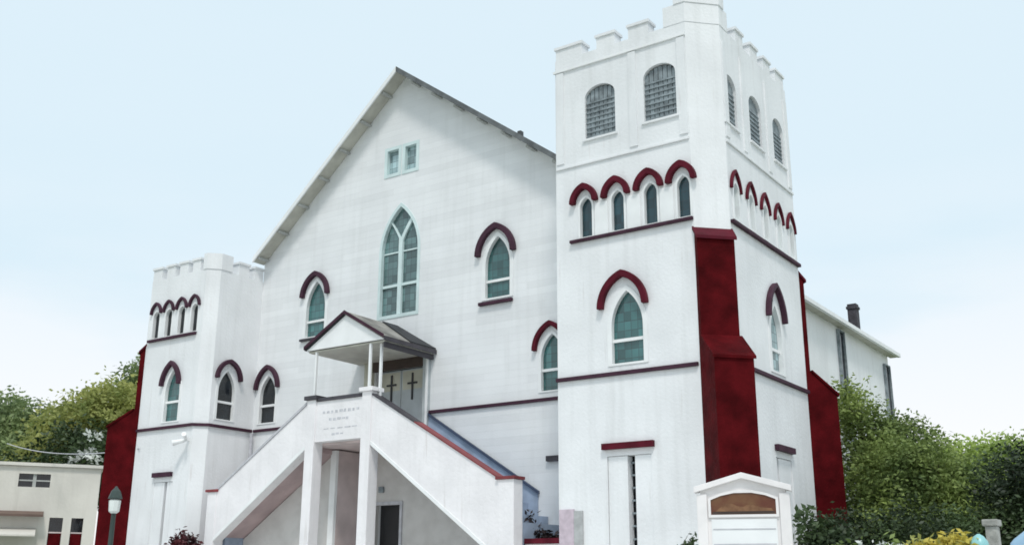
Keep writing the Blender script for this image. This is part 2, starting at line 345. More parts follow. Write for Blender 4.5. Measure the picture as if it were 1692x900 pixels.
vprism([(-12.25, 20.35), (-9.08, 20.35), (-8.84, 20.59), (-8.84, 24.75), (-9.08, 24.99), (-12.25, 24.99)], 13.25, 13.4).build("tower_roof", "roof", CH)
# shadow-proof floor inside
vprism([(-12.25, 20.35), (-9.08, 20.35), (-8.84, 20.59), (-8.84, 24.75), (-9.08, 24.99), (-12.25, 24.99)], 10.9, 11.0).build("tower_floor", "dark", CH)
# battlements
bt = MB().box(-12.64, -9.08, 19.955, 20.0, 13.62, 13.68).build("string_course", "white", CH)
def merlon(pl, u0, u1, z1, par, t=.33, z0=13.973, m='stucco'):
    b = MB(); b.prism(P3(pl, [(u0, z0), (u1, z0), (u1, z1-.07), (u0, z1-.07)], -t), pl.n*(t-.005))
    b.prism(P3(pl, [(u0-.035, z1-.068), (u1+.035, z1-.068), (u1+.035, z1), (u0-.035, z1)], -t-.02), pl.n*(t+.05))
    return b.build("merlon", m, par)
for u0, u1 in ((-12.58, -11.84), (-11.42, -10.92), (-10.55, -10.02)): merlon(FR, u0, u1, 14.33, CH)
for u0, u1 in ((21.55, 22.0), (22.45, 22.9), (23.3, 23.75), (24.1, 24.68)): merlon(SD, u0, u1, 14.36, CH)
for x0 in (-12.4, -11.4, -10.4): MB().box(x0, x0+.5, 25.0, 25.33, 13.973, 14.33).build("merlon", "stucco", CH)
for y0 in (21.5, 22.5, 23.5): MB().box(-12.59, -12.26, y0, y0+.5, 13.973, 14.33).build("merlon", "stucco", CH)
ct = MB(); ct.prism([(x, y, 13.973) for x, y in [(-9.62, 19.99), (-9.075, 19.99), (-8.48, 20.585), (-8.48, 21.05), (-8.84, 21.05), (-8.84, 20.75), (-9.25, 20.36), (-9.62, 20.36)]], (0, 0, .50))
ct.prism([(x, y, 14.475) for x, y in [(-9.34, 19.97), (-9.07, 19.97), (-8.46, 20.58), (-8.46, 20.85), (-8.84, 20.85), (-9.25, 20.38), (-9.34, 20.38)]], (0, 0, .75))
ct.build("corner_merlon", "stucco", CH)
# corner pilaster strips of the belfry, a shallow raised frame
for pl, us in ((FR, (-12.56, -10.57, -8.99-.32)), (SD, (20.62, 21.70-.04, 23.2, 24.5))):
    for u in us: MB().prism(P3(pl, [(u, 11.2), (u+.2, 11.2), (u+.2, 13.6), (u, 13.6)]), pl.n*.03).build("pilaster_strip", "stucco", CH)
for pl, u0, u1 in ((FR, -12.58, -9.1), (SD, 20.6, 24.74)): band(CH, pl, u0, u1, 11.12, .07, .04, 'stucco', "string_course")
def louvre(pl, cx, a, z0, zt):
    g = MB().prism(P3(pl, outline(cx, z0, zt-.30, zt, a+.02), -.15), pl.n*.02).build("belfry_window", "dark", CH)
    b = MB()
    for k in range(7):
        u = cx-a+(k+.5)*2*a/7; top = zt-.30+.27*math.sqrt(max(0, 1-((u-cx)/a)**2))
        b.prism(P3(pl, [(u-.05, z0), (u+.05, z0), (u+.05, top), (u-.05, top)], -.125), pl.n*.05)
    n = 8
    for k in range(n):
        z = z0+(k+.5)*(zt-.34-z0)/n
        b.prism(P3(pl, [(cx-a, z-.02), (cx+a, z-.02), (cx+a, z+.02), (cx-a, z+.02)], -.07), pl.n*.018)
    b.build("lattice", "louvre", g)
    MB().prism(P3(pl, [(cx-a-.06, z0-.05), (cx+a+.06, z0-.05), (cx+a+.06, z0-.003), (cx-a-.06, z0-.003)], 0), pl.n*.05).build("sill", "stucco", g)
for c, a, z0, zt in bel: louvre(FR, c, a, z0, zt)
for c, a, z0, zt in belS: louvre(SD, c, a, z0, zt)
for c, a in sm:
    g_ = window(CH, FR, c, 9.24, 9.98, 10.24, a, 'blueglass', ft=.03)
    hood(g_, FR, c-.03, 10.09, 10.57, .37, .13)
for c, a in smS:
    g_ = window(CH, SD, c, 9.3, 9.98, 10.2, a, 'paleglass', ft=.05)  # sky reflected at a grazing angle is put into the pale glass colour
    hood(g_, SD, c-.02, 9.98, 10.50, .30, .075, 'hood', .07)
band(CH, FR, -12.2, -9.085, 9.22, .07, .09); band(CH, SD, 20.6, 24.75, 9.22, .08, .09)
for u in [(sm[i][0]+sm[i+1][0])/2 for i in range(3)]:
    MB().prism(P3(FR, [(u-.17, 9.22), (u+.17, 9.22), (u+.17, 10.02), (u-.17, 10.02)]), FR.n*.04).build("pilaster_strip", "white", CH)
g_ = window(CH, FR, -10.78, 6.18, 7.02, 7.84, .41, 'glass', rail=6.72, ft=.09); hood(g_, FR, -10.86, 7.46, 8.30, .63, .14)
g_ = window(CH, SD, 22.88, 6.18, 7.0, 7.78, .35, 'paleglass', rail=6.72, ft=.10); hood(g_, SD, 22.88, 7.42, 8.3, .55, .10, 'plum')  # pale glass colour carries the grazing sky reflection here too
band(CH, FR, -12.62, -9.12, 6.02, .085, .07); band(CH, SD, 20.64, 24.75, 6.05, .085, .07)
def shuttered(pl, cx, w, z0, zt, par, lm='hood', slitm='darkglass', lw=None, sw=.09, off=0):
    g = MB().prism(P3(pl, [(cx-w, z0), (cx+w, z0), (cx+w, zt), (cx-w, zt)], -.3), pl.n*.03).build("window", slitm, par)
    for a, b in ((cx-w+.01, cx+off-sw), (cx+off+sw, cx+w-.01)):
        MB().prism(P3(pl, [(a, z0+.01), (b, z0+.01), (b, zt-.01), (a, zt-.01)], -.24), pl.n*.215).build("shutter", "stucco", g)
    q = MB()
    for k in range(11):
        z = z0+.12+k*(zt-z0)/11; q.prism(P3(pl, [(cx+off-sw, z-.02), (cx+off+sw, z-.02), (cx+off+sw, z+.02), (cx+off-sw, z+.02)], -.2), pl.n*.03)
    q.build("glazing_bar", "louvre", g)
    lw = lw or w
    MB().prism(P3(pl, [(cx-lw, zt+.14), (cx+lw, zt+.14), (cx+lw, zt+.27), (cx-lw, zt+.27)]), pl.n*.10).build("lintel", lm, g)
    return g
shuttered(FR, -10.83, .53, 1.3, 4.2, CH, 'hood', lw=.62, off=.04)
shuttered(SD, 22.875, .475, 1.3, 4.25, CH, 'plum', lw=.52, sw=.05, off=-.33)
# ---- buttresses
def buttress(c, d, ztop, zl, name="buttress", h=.425, d1=.15, d2=.80, z0=GZ-.3):
    c = Vector((*c, 0)); dv = Vector((*d, 0)).normalized(); nv = Vector((-dv.y, dv.x, 0))
    # profile in (distance, z)
    prof = [(-.02, z0), (d2, z0), (d2, zl-.42), (d1+.03, zl+.08), (d1, zl+.12), (d1, ztop-.22), (-.02, ztop)]
    b = MB(); b.prism([c+dv*x+nv*h+Vector((0, 0, z)) for x, z in prof], -nv*2*h)
    o = b.build(name, "red", CH, bevel=.012)
    e = MB(); e.prism([c+dv*x+nv*(h+.035)+Vector((0, 0, z)) for x, z in [(d2+.04, zl-.47), (d2+.045, zl-.41), (d1+.035, zl+.15), (d1+.035, zl+.09), (d2-.01, zl-.44)]], -nv*2*(h+.035))
    e.build("weathering", "red", o)
    e = MB(); e.prism([c+dv*x+nv*(h+.04)+Vector((0, 0, z)) for x, z in [(-.02, ztop-.02), (d1+.05, ztop-.27), (d1+.05, ztop-.2), (-.02, ztop+.06)]], -nv*2*(h+.04))
    e.build("cap", "hood", o)
    return o
buttress((-8.785, 20.295), (1, -1), 8.95, 6.42)
buttress((-8.785, 25.045), (1, 1), 9.05, 6.42, h=.36)
buttress((-28.1, 20.3), (-1, -1), 8.65, 6.52, d2=.88)
# ---- left tower
lh = [outline(-26.28, 6.14, 7.0, 7.76, .35)]
smL = [(-27.40, .17), (-26.80, .17), (-26.18, .17), (-25.58, .17)]
lh += [outline(c, 8.8, 9.5, 9.7, a) for c, a in smL]
lh.append([(-26.75, 1.3), (-25.9, 1.3), (-25.9, 4.38), (-26.75, 4.38)])
ZL = 10.72
slab("tower_wall", "stucco", CH, FR, [(-27.8, GZ-.3), (-25.2, GZ-.3), (-25.2, ZL), (-27.8, ZL)], lh, .35)
slab("tower_wall", "stucco", CH, LS, [(20.3, GZ-.3), (22.0, GZ-.3), (22.0, ZL), (20.3, ZL)], [outline(20.86, 6.18, 7.0, 7.68, .33)], .35)
vprism([(-25.2, 20), (-24.9, 20.3), (-25.25, 20.3), (-25.2, 20.35)][::-1], GZ-.3, ZL).build("corner_wall", "stucco", CH)
vprism([(-27.8, 20), (-28.4, 20.6), (-28.05, 20.6), (-27.8, 20.35)], GZ-.3, ZL).build("corner_wall", "stucco", CH)
MB().box(-28.4, -28.05, 20.6, 24.6, GZ-.3, ZL).build("tower_wall", "stucco", CH)
MB().box(-28.05, -25.25, 24.25, 24.6, GZ-.3, ZL).build("tower_wall", "stucco", CH)
vprism([(-28.05, 20.6), (-27.8, 20.35), (-25.25, 20.35), (-25.25, 24.25), (-28.05, 24.25)], 10.1, 10.25).build("tower_roof", "roof", CH)
for u0, u1 in ((-27.79, -27.36), (-27.12, -26.72), (-26.5, -26.1), (-25.88, -25.52)): merlon(FR, u0, u1, 11.14, CH, z0=ZL+.003)
for u0, u1 in ((21.0, 21.4), (21.62, 21.98)): merlon(LS, u0, u1, 11.14, CH, z0=ZL+.003)
MB().prism([(x, y, ZL+.003) for x, y in [(-25.36, 19.98), (-25.19, 19.98), (-24.88, 20.29), (-24.88, 20.72), (-25.25, 20.72), (-25.36, 20.36)]], (0, 0, .50)).build("corner_merlon", "stucco", CH)
MB().prism([(x, y, ZL+.003) for x, y in [(-28.05, 20.25), (-27.95, 20.15), (-27.9, 20.4), (-28.05, 20.6), (-28.38, 20.6)]], (0, 0, .3)).build("merlon", "stucco", CH)
for c, a in smL:
    g_ = window(CH, FR, c, 8.8, 9.5, 9.7, a, 'darkglass', ft=.02); hood(g_, FR, c-.02, 9.60, 9.98, .27, .075, 'plum', .09)
band(CH, FR, -27.68, -25.42, 8.78, .08, .09)
g_ = window(CH, FR, -26.28, 6.14, 7.0, 7.76, .35, 'glass', rail=6.75, ft=.06); hood(g_, FR, -26.38, 7.25, 8.0, .46, .11, 'plum')
g_ = window(CH, LS, 20.86, 6.18, 7.0, 7.68, .33, 'darkglass', rail=6.72, ft=.06); hood(g_, LS, 20.88, 7.40, 8.02, .50, .11, 'plum')
band(CH, FR, -27.8, -25.2, 6.02, .085, .07); band(CH, LS, 20.3, 21.93, 6.02, .085, .07)
vprism([(-25.2, 19.93), (-24.83, 20.3), (-24.9, 20.3), (-25.2, 20.0)], 5.935, 6.02).build("trim_band", "plum", CH)
shuttered(FR, -26.35, .42, 1.3, 4.38, CH, 'plum', lw=.42, sw=.06, off=.12)
# ---- main gable wall
AX, AZ = -19.2, 16.41          # front edge of the ridge
SLL, SLR = .874, .738
def rz(x): return AZ-(AX-x)*SLL if x < AX else AZ-(x-AX)*SLR
gl = [(-24.9, GZ-.3), (-12.6, GZ-.3), (-12.6, rz(-12.6)-.12), (AX, AZ-.12), (-24.9, rz(-24.9)-.12)]
win2 = [(-24.32, .35, 6.18, 7.0, 7.66), (-14.02, .35, 6.18, 7.0, 7.66), (-22.48, .41, 8.63, 9.5, 10.38), (-15.73, .42, 8.84, 9.75, 10.58)]
ho = [outline(c, z0, zs, zt, a) for c, a, z0, zs, zt in win2]
ho.append(outline(-19.22, 8.82, 10.75, 12.18, .72))
ho += [[(-19.86, 13.18), (-19.34, 13.18), (-19.34, 14.02), (-19.86, 14.02)], [(-19.17, 13.18), (-18.66, 13.18), (-18.66, 14.02), (-19.17, 14.02)]]
ho.append([(-19.95, 5.2), (-18.20, 5.2), (-18.20, 7.3), (-19.95, 7.3)])
ho.append([(-19.64, 1.02), (-18.74, 1.02), (-18.74, 3.58), (-19.64, 3.58)])
slab("gable_wall", "siding", CH, FA, gl, ho, .35)
for i, (c, a, z0, zs, zt) in enumerate(win2):
    g_ = window(CH, FA, c, z0, zs, zt, a, 'darkglass' if i == 0 else 'glass', rail=z0+(.5 if i > 1 else .55), cross=False, ft=.09 if i > 1 else .06)
    if i < 2: hood(g_, FA, c-.03, 7.24, 7.98, .53, .11, 'plum' if i == 0 else 'hood')
    elif i == 2: hood(g_, FA, c-.04, 9.9, 10.68, .59, .13, 'plum'); band(g_, FA, c-.55, c+.55, 8.6, .07, .1, 'darkcap', "sill")
    else: hood(g_, FA, c-.05, 10.06, 10.94, .66, .15, 'plum'); band(g_, FA, c-.58, c+.5, 8.76, .09, .1, 'plum', "sill")
# centre tracery window
cx = -19.22
g_ = MB().prism(P3(FA, outline(cx, 8.82, 10.75, 12.18, .74), -.14), FA.n*.03).build("window", "greyglass", CH)
MB().ring(P3(FA, outline(cx, 8.78, 10.75, 12.24, .77), -.108), P3(FA, outline(cx, 8.88, 10.75, 12.12, .68), -.108), FA.n*.125).build("frame", "palegreen", g_)
t = MB(); t.prism(P3(FA, [(cx-.07, 8.9), (cx+.07, 8.9), (cx+.07, 11.2), (cx-.07, 11.2)], -.109), FA.n*.08)
Rr = (.66**2+1.35**2)/(2*.66)
def lim(x, z): return True
for sgn in (-1, 1):
    o = []; i_ = []
    for k in range(9):       # branches of the Y
        s_ = k/8; x = cx+sgn*(.0+.42*s_**1.3); z = 11.02+.72*s_
        o.append((x-sgn*.0-.045, z+.03)); i_.append((x+.045, z-.03))
    t.ring(P3(FA, o, -.107+sgn*.0015), P3(FA, i_, -.107+sgn*.0015), FA.n*.06, closed=False)
    t.prism(P3(FA, [(cx+sgn*.07, 9.72), (cx+sgn*.66, 9.72), (cx+sgn*.66, 9.80), (cx+sgn*.07, 9.80)], -.107), FA.n*.05)
    t.prism(P3(FA, [(cx+sgn*.07, 10.74), (cx+sgn*.66, 10.74), (cx+sgn*.66, 10.78), (cx+sgn*.07, 10.78)], -.107), FA.n*.03)
t.build("tracery", "palegreen", g_)
for x0, x1 in ((-19.86, -19.34), (-19.17, -18.66)):
    g_ = MB().prism(P3(FA, [(x0-.01, 13.17), (x1+.01, 13.17), (x1+.01, 14.03), (x0-.01, 14.03)], -.15), FA.n*.03).build("attic_window", "paleglass", CH)
    q = lambda e, z=0: [(x0-e, 13.18-e), (x1+e, 13.18-e), (x1+e, 14.02+e), (x0-e, 14.02+e)]
    MB().ring(P3(FA, q(.06), -.115), P3(FA, q(-.04), -.115), FA.n*.135).build("frame", "palegreen", g_)
    pass
band(CH, FA, -24.83, -20.4, 6.02, .085, .06); band(CH, FA, -18.05, -12.6, 6.02, .085, .06)
# blind lintel beside right tower, drainpipe beside left tower
g_ = shuttered(FA, -13.75, .42, 2.6, 4.3, CH, 'darkcap', lw=.42, sw=.04)
# ---- nave walls, roof
MB().box(-9.5, -9.15, 25.34, 34.65, GZ-.3, 8.72).build("nave_wall", "stucco", CH)
MB().box(-29.3, -28.95, 24.6, 34.65, GZ-.3, 7.5).build("nave_wall", "stucco", CH)
MB().prism([(-28.95, 34.65, GZ-.3), (-9.5, 34.65, GZ-.3), (-9.5, 34.65, 8.9), (AX, 34.65, AZ-.2), (-28.95, 34.65, 7.6)], (0, -.35, 0)).build("nave_wall", "stucco", CH)
RY0, RY1 = 21.55, 34.95
def roofslab(name, pts, t, m, par): return MB().prism([(x, RY0, z) for x, z in pts], (0, RY1-RY0, 0)).build(name, m, par)
# right slope is cut around the tower
def slope(x0, x1, y0, y1, dz=0, th=.10, m='roof', name="roof"):
    return MB().prism([(x0, y0, rz(x0)-dz), (x1, y0, rz(x1)-dz), (x1, y0, rz(x1)-dz-th), (x0, y0, rz(x0)-dz-th)], (0, y1-y0, 0)).build(name, m, CH)
slope(AX, -12.62, RY0, 25.36); slope(AX, -8.9, 25.36, RY1)
MB().prism([(-24.93, RY0, rz(-24.93)), (AX-.001, RY0, AZ), (AX-.001, RY0, AZ-.10), (-24.93, RY0, rz(-24.93)-.10)], (0, 24.62-RY0, 0)).build("roof", "roof", CH)
MB().prism([(-29.5, 24.62, rz(-29.5)), (AX-.001, 24.62, AZ), (AX-.001, 24.62, AZ-.10), (-29.5, 24.62, rz(-29.5)-.10)], (0, RY1-24.62, 0)).build("roof", "roof", CH)
# barge boards and soffit of the gable overhang
for sx in (-1, 1):
    xe = -24.93 if sx < 0 else -12.62
    a0 = AX-.002 if sx < 0 else AX+.002
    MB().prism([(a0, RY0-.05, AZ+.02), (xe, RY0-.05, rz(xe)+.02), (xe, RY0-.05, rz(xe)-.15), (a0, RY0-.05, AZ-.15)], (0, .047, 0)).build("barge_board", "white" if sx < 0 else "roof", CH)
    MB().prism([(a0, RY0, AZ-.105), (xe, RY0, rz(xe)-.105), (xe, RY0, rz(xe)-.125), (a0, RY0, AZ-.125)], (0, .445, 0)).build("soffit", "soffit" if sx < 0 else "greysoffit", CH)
    for k in range(7):
        x = AX+sx*(.55+k*.83); z = rz(x)-.13
        b = MB().prism([(x-.05, RY0+.03, z+(.04*sx*-1)), (x+.05, RY0+.03, z-(.04*sx*-1)), (x+.05, RY0+.03, z-.09), (x-.05, RY0+.03, z-.09)], (0, .41, 0)); b.build("bracket", "greysoffit", CH)
MB().prism([(-8.92, 25.4, rz(-8.9)-.10), (-9.14, 25.4, rz(-8.9)-.09), (-9.14, 25.4, rz(-8.9)-.13), (-8.92, 25.4, rz(-8.9)-.13)], (0, RY1-25.4, 0)).build("soffit", "soffit", CH)
MB().box(-8.90, -8.80, 25.4, RY1, rz(-8.9)-.14, rz(-8.9)-.03).build("gutter", "white", CH)
MB().box(-14.98, -14.86, 21.8, 21.95, rz(-14.9)-.1, rz(-14.9)+.14).build("roof_vent", "roof", CH, bevel=.02)
c_ = MB().box(-9.68, -9.40, 32.54, 32.82, 8.6, 10.06).build("chimney", "chimney", CH)
MB().box(-9.71, -9.37, 32.51, 32.85, 9.90, 9.98).build("chimney_cap", "chimney", c_)
NS = Plane((-9.15, 0, 0), (0, 1, 0), (1, 0, 0))
for u, a, z0, zt in ((29.75, .22, 5.4, 8.55), (34.28, .24, 3.2, 8.3)):
    g_ = MB().prism(P3(NS, [(u-a, z0), (u+a, z0), (u+a, zt), (u-a, zt)], .004), NS.n*.03).build("window", "darkglass", CH)
    MB().ring(P3(NS, [(u-a-.04, z0-.04), (u+a+.04, z0-.04), (u+a+.04, zt+.04), (u-a-.04, zt+.04)], .003), P3(NS, [(u-a, z0), (u+a, z0), (u+a, zt), (u-a, zt)], .003), NS.n*.09).build("frame", "louvre", g_)
# ---- portico: double stair with landing and canopy, in front of the gable wall
YF0 = 19.9
LZ = 5.2
def fpoly(pts, y0=YF0, t=.28): return MB().prism([(x, y0, z) for x, z in pts], (0, t, 0))
# centre panel
panel = fpoly([(-20.1, 5.10), (-18.45, 5.10), (-18.45, 6.16), (-20.1, 6.16)]).build("parapet_panel", "porch", CH)
fpoly([(-18.13, 4.90), (-14.15, 2.05), (-14.15, 3.86), (-18.13, 6.16)]).build("stair_parapet", "porch", CH)
fpoly([(-20.42, 4.92), (-20.42, 6.13), (-23.78, 4.02), (-23.78, 2.65)]).build("stair_parapet", "porch", CH)
for x0, x1, zt in ((-20.42, -20.1, 6.22), (-18.45, -18.13, 6.27)):
    p = MB().box(x0, x1, YF0-.04, YF0+.30, GZ-.1, zt).build("porch_column", "porch", CH, bevel=.012)
    MB().box(x0-.07, x1+.07, YF0-.10, YF0+.36, zt+.003, zt+.11).build("capital", "porch" if x0 > -20 else "darkcap", p, bevel=.01)
for x0, x1, zt, m_ in ((-24.15, -23.78, 3.98, "coping"), (-14.15, -13.72, 3.84, "coping")):
    p = MB().box(x0, x1, YF0-.03, YF0+.33, GZ-.1, zt).build("end_pier", "porch", CH, bevel=.012)
    MB().box(x0-.06, x1+.04, YF0-.07, YF0+.37, zt+.003, zt+.07).build("pier_cap", m_, p)
fpoly([(-20.08, 6.163), (-18.46, 6.163), (-18.46, 6.25), (-20.08, 6.25)], YF0-.04, .36).build("coping", "darkcap", CH)
fpoly([(-18.12, 6.163), (-16.7, 6.16-1.42*.578), (-16.7, 6.205-1.42*.578), (-18.12, 6.208)], YF0-.03, .34).build("coping", "darkcap", CH)
fpoly([(-16.699, 6.163-1.42*.578), (-14.15, 3.863), (-14.15, 3.90), (-16.699, 6.20-1.42*.578)], YF0-.03, .34).build("coping", "coping", CH)
fpoly([(-20.43, 6.133), (-23.78, 4.023), (-23.78, 4.08), (-20.43, 6.20)], YF0-.03, .34).build("coping", "grey", CH)
# moulded edge along the bottom of each parapet
fpoly([(-18.12, 4.90), (-14.15, 2.05), (-14.15, 2.15), (-18.12, 5.0)], YF0-.03, .03-.002).build("moulding", "white", CH)
fpoly([(-20.43, 4.92), (-20.43, 5.02), (-23.78, 2.75), (-23.78, 2.65)], YF0-.03, .03-.002).build("moulding", "white", CH)
# landing and flights
MB().box(-20.42, -18.13, YF0+.29, 21.99, LZ-.16, LZ).build("landing", "pinkpale", CH)
def flight(x0, x1, z0, z1, n=14):      # x0,z0 top ; x1,z1 bottom
    pts = []; dx = (x1-x0)/n; dz = (z1-z0)/n
    for k in range(n): pts += [(x0+dx*k, z0+dz*k), (x0+dx*(k+1), z0+dz*k)]
    pts += [(x1, z1), (x1, z1-.22), (x0, z0-.30)]
    return MB().prism([(x, YF0+.29, z) for x, z in pts], (0, 21.985-YF0-.29, 0))
flight(-18.12, -14.16, LZ+.12, 2.95).build("stair_flight", "tread_shade", CH)
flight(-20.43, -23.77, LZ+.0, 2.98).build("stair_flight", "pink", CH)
MB().box(-14.15, -13.74, 20.31, 21.98, GZ-.1, 2.90).build("foot_landing", "tread_shade", CH)
MB().box(-24.13, -23.78, 20.31, 21.98, GZ-.1, 2.90).build("foot_landing", "tread_shade", CH)
# rail, and the shade below it painted blue-grey on the gable wall
r_ = MB().prism([(-18.06, 21.90, 6.02), (-14.4, 21.90, 3.74), (-14.4, 21.90, 3.67), (-18.06, 21.90, 5.95)], (0, .07, 0)).build("wall_rail", "railblue", CH)
MB().prism([(-18.0, 21.96, 5.915), (-14.45, 21.96, 3.70), (-14.45, 21.96, 3.0), (-18.0, 21.96, 5.3)], (0, .035, 0)).build("wall_shade", "tread_shade", CH)
# walls below, behind the columns
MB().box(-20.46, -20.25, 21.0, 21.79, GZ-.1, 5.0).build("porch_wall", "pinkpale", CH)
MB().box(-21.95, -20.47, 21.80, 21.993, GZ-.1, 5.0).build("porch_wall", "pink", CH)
MB().box(-20.46, -20.26, 20.9, 20.995, GZ-.1, 5.0).build("porch_pilaster", "white", CH)
slab("porch_wall", "rubble", CH, Plane((0, 21.86, 0), (1, 0, 0), (0, -1, 0)), [(-20.24, GZ-.1), (-14.2, GZ-.1), (-14.2, 2.75), (-18.2, 5.02), (-20.24, 5.02)], [[(-19.64, 1.02), (-18.74, 1.02), (-18.74, 3.58), (-19.64, 3.58)]], .13)
MB().prism([(-20.47, 20.95, GZ-.1), (-23.77, 20.95, GZ-.1), (-23.77, 20.95, 2.73), (-20.47, 20.95, 4.86)], (0, .12, 0)).build("porch_wall", "rubble", CH)
d_ = MB().box(-19.64, -18.74, 22.08, 22.14, 1.02, 3.58).build("lower_door", "black", CH)
MB().ring(P3(FA, [(-19.71, 1.0), (-18.67, 1.0), (-18.67, 3.66), (-19.71, 3.66)], .142), P3(FA, [(-19.63, 1.0), (-18.75, 1.0), (-18.75, 3.57), (-19.63, 3.57)], .142), FA.n*.04).build("door_frame", "grey", d_)
l_ = MB().box(-19.5, -19.34, 21.78, 21.857, 3.9, 4.06).build("wall_lamp", "louvre", CH, bevel=.02)
MB().box(-21.22, -20.92, 21.66, 21.797, 2.93, 3.1).build("wall_lamp", "black", CH, bevel=.02)
# upper double door with crosses
DP = Plane((0, 22.10, 0), (1, 0, 0), (0, -1, 0))
for x0, x1, xc in ((-19.93, -19.085, -19.42), (-19.065, -18.22, -18.66)):
    d_ = MB().box(x0, x1, 22.10, 22.16, 5.21, 7.26).build("door", "door", CH)
    b = MB().prism(P3(DP, [(xc-.025, 6.4), (xc+.025, 6.4), (xc+.025, 7.15), (xc-.025, 7.15)], .003), DP.n*.03)
    b.prism(P3(DP, [(xc-.17, 6.84), (xc+.17, 6.84), (xc+.17, 6.89), (xc-.17, 6.89)], .005), DP.n*.03); b.build("door_cross", "black", d_)
    MB().prism(P3(DP, [(x0+.04, 6.7), (x1-.04, 6.7), (x1-.04, 7.22), (x0+.04, 7.22)], .0005), DP.n*.002).build("door_panel", "cream", d_)
    MB().prism(P3(DP, [(x0+.1, 5.4), (x1-.1, 5.4), (x1-.1, 6.3), (x0+.1, 6.3)], .001), DP.n*.012).build("door_panel", "door", d_)
MB().box(-20.3, -20.0, 21.9, 21.997, LZ, 7.55).build("door_surround", "cream", CH); MB().box(-19.99, -18.16, 21.9, 21.997, 7.27, 7.55).build("canopy_shade", "wood_shade", CH); MB().box(-18.15, -17.95, 21.9, 21.997, LZ+.3, 7.55).build("door_surround", "door", CH)  # dark band over the door is the canopy's shadow put in as colour
# canopy
CX, CA, CE = -19.2, 8.42, 7.60
CL, CR = -20.62, -17.80
CY0, CY1 = 19.85, 21.99
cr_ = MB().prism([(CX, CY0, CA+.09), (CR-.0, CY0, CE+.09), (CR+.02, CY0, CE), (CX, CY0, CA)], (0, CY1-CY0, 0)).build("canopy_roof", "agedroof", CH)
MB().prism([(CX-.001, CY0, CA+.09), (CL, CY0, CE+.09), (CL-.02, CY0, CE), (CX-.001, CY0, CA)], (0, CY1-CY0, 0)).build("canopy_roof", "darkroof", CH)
MB().prism([(CX, CY0-.03, CA+.11), (CR+.02, CY0-.03, CE+.11), (CR+.02, CY0-.03, CE+.02), (CX, CY0-.03, CA+.02), (CL-.02, CY0-.03, CE+.02), (CL-.02, CY0-.03, CE+.11)], (0, .028, 0)).build("canopy_fascia", "plum", CH)
MB().prism([(CX, CY0+.05, CA-.01), (CR-.02, CY0+.05, CE-.005), (CL+.02, CY0+.05, CE-.005)], (0, .06, 0)).build("canopy_pediment", "white", CH)
MB().prism([(CX, 21.35, CA+.094), (CR+.02, 20.9, CE+.084), (CR+.02, CY1, CE+.084), (CX, CY1, CA+.094)], (0, 0, .03)).build("flashing", "darkroof", cr_)
MB().prism([(CR+.022, CY0+.0, CE-.05), (CR+.022, CY0, CE+.06), (CR+.022, CY1, CE+.06), (CR+.022, CY1, CE-.05)], (.03, 0, 0)).build("eave_board", "darkcap", cr_)
MB().box(CL+.05, CR-.05, CY0+.12, CY1-.01, CE-.06, CE-.02).build("canopy_ceiling", "soffit", CH)
MB().box(CR-.10, CR-.04, CY0+.13, CY1-.02, CE-.20, CE-.062).build("canopy_beam", "darkcap", CH)
for x, y in ((-20.28, 19.98), (-18.33, 19.98), (-18.08, 20.12), (-17.98, 21.88)):
    MB().box(x-.03, x+.03, y-.03, y+.03, LZ-.0, CE-.062).build("canopy_post", "white", CH)
# faded lettering on the centre panel: only weathered strokes can be made out
rr = random.Random(3)
for (x0, x1, z, h, gap) in ((-19.86, -18.66, 5.86, .09, .15), (-19.62, -18.95, 5.66, .08, .15), (-19.8, -18.55, 5.42, .03, .25), (-19.5, -19.2, 5.27, .06, .15)):
    x = x0
    while x < x1:
        w_ = gap*rr.uniform(.5, .85); MB().box(x, x+w_, YF0-.005, YF0-.001, z-h*rr.uniform(.2, .5), z+h*rr.uniform(.2, .5)).build("worn_letter", "faint", panel); x += gap
# pipe in the corner of the left tower
MB().tube((-24.78, 21.86, 1.0), (-24.78, 21.86, 5.9), .05).build("drain_pipe", "grey", CH)
MB().box(-24.9, -24.45, 21.80, 21.99, 4.83, 4.98).build("pipe_head", "louvre", CH)

# ---- wall-mounted things
f = empty("floodlight", (-25.33, 19.9, 5.5), "small white floodlight on the front of the left tower just under the dark trim line", "floodlight")
MB().box(-25.36, -25.30, 19.86, 19.999, 5.5, 5.6).build("bracket", "white", f)
MB().tube((-25.33, 19.88, 5.52), (-25.58, 19.62, 5.42), .05, .09).build("lamp_head", "white", f, smooth=False)
MB().tube((-25.33, 19.88, 5.56), (-25.15, 19.66, 5.66), .04, .07).build("lamp_head", "white", f)
pn = empty("notice_panel", (-12.28, 19.98, 2.2), "faded pinkish and grey notice panel at the lower left edge of the big tower front", "notice")
MB().box(-12.57, -12.20, 19.955, 19.995, 2.35, 3.12).build("poster", "shade", pn)
MB().box(-12.195, -11.98, 19.955, 19.995, 2.35, 3.08).build("poster", "greyposter", pn)

# ---- garden walls either side of the stair
def lowwall(x0, x1, label):
    t = empty("garden_wall", ((x0+x1)/2, 20.4, GZ), label, "wall", "garden walls beside the stair")
    MB().box(x0, x1, 20.3, 20.5, GZ-.1, 2.42).build("wall", "porch", t); MB().box(x0, x1, 20.26, 20.54, 2.423, 2.54).build("coping", "hood", t)
lowwall(-13.70, -12.62, "short white wall with dark red coping between the right stair pier and the big tower")
lowwall(-24.88, -24.17, "short white wall with dark red coping between the left tower and the left stair pier")

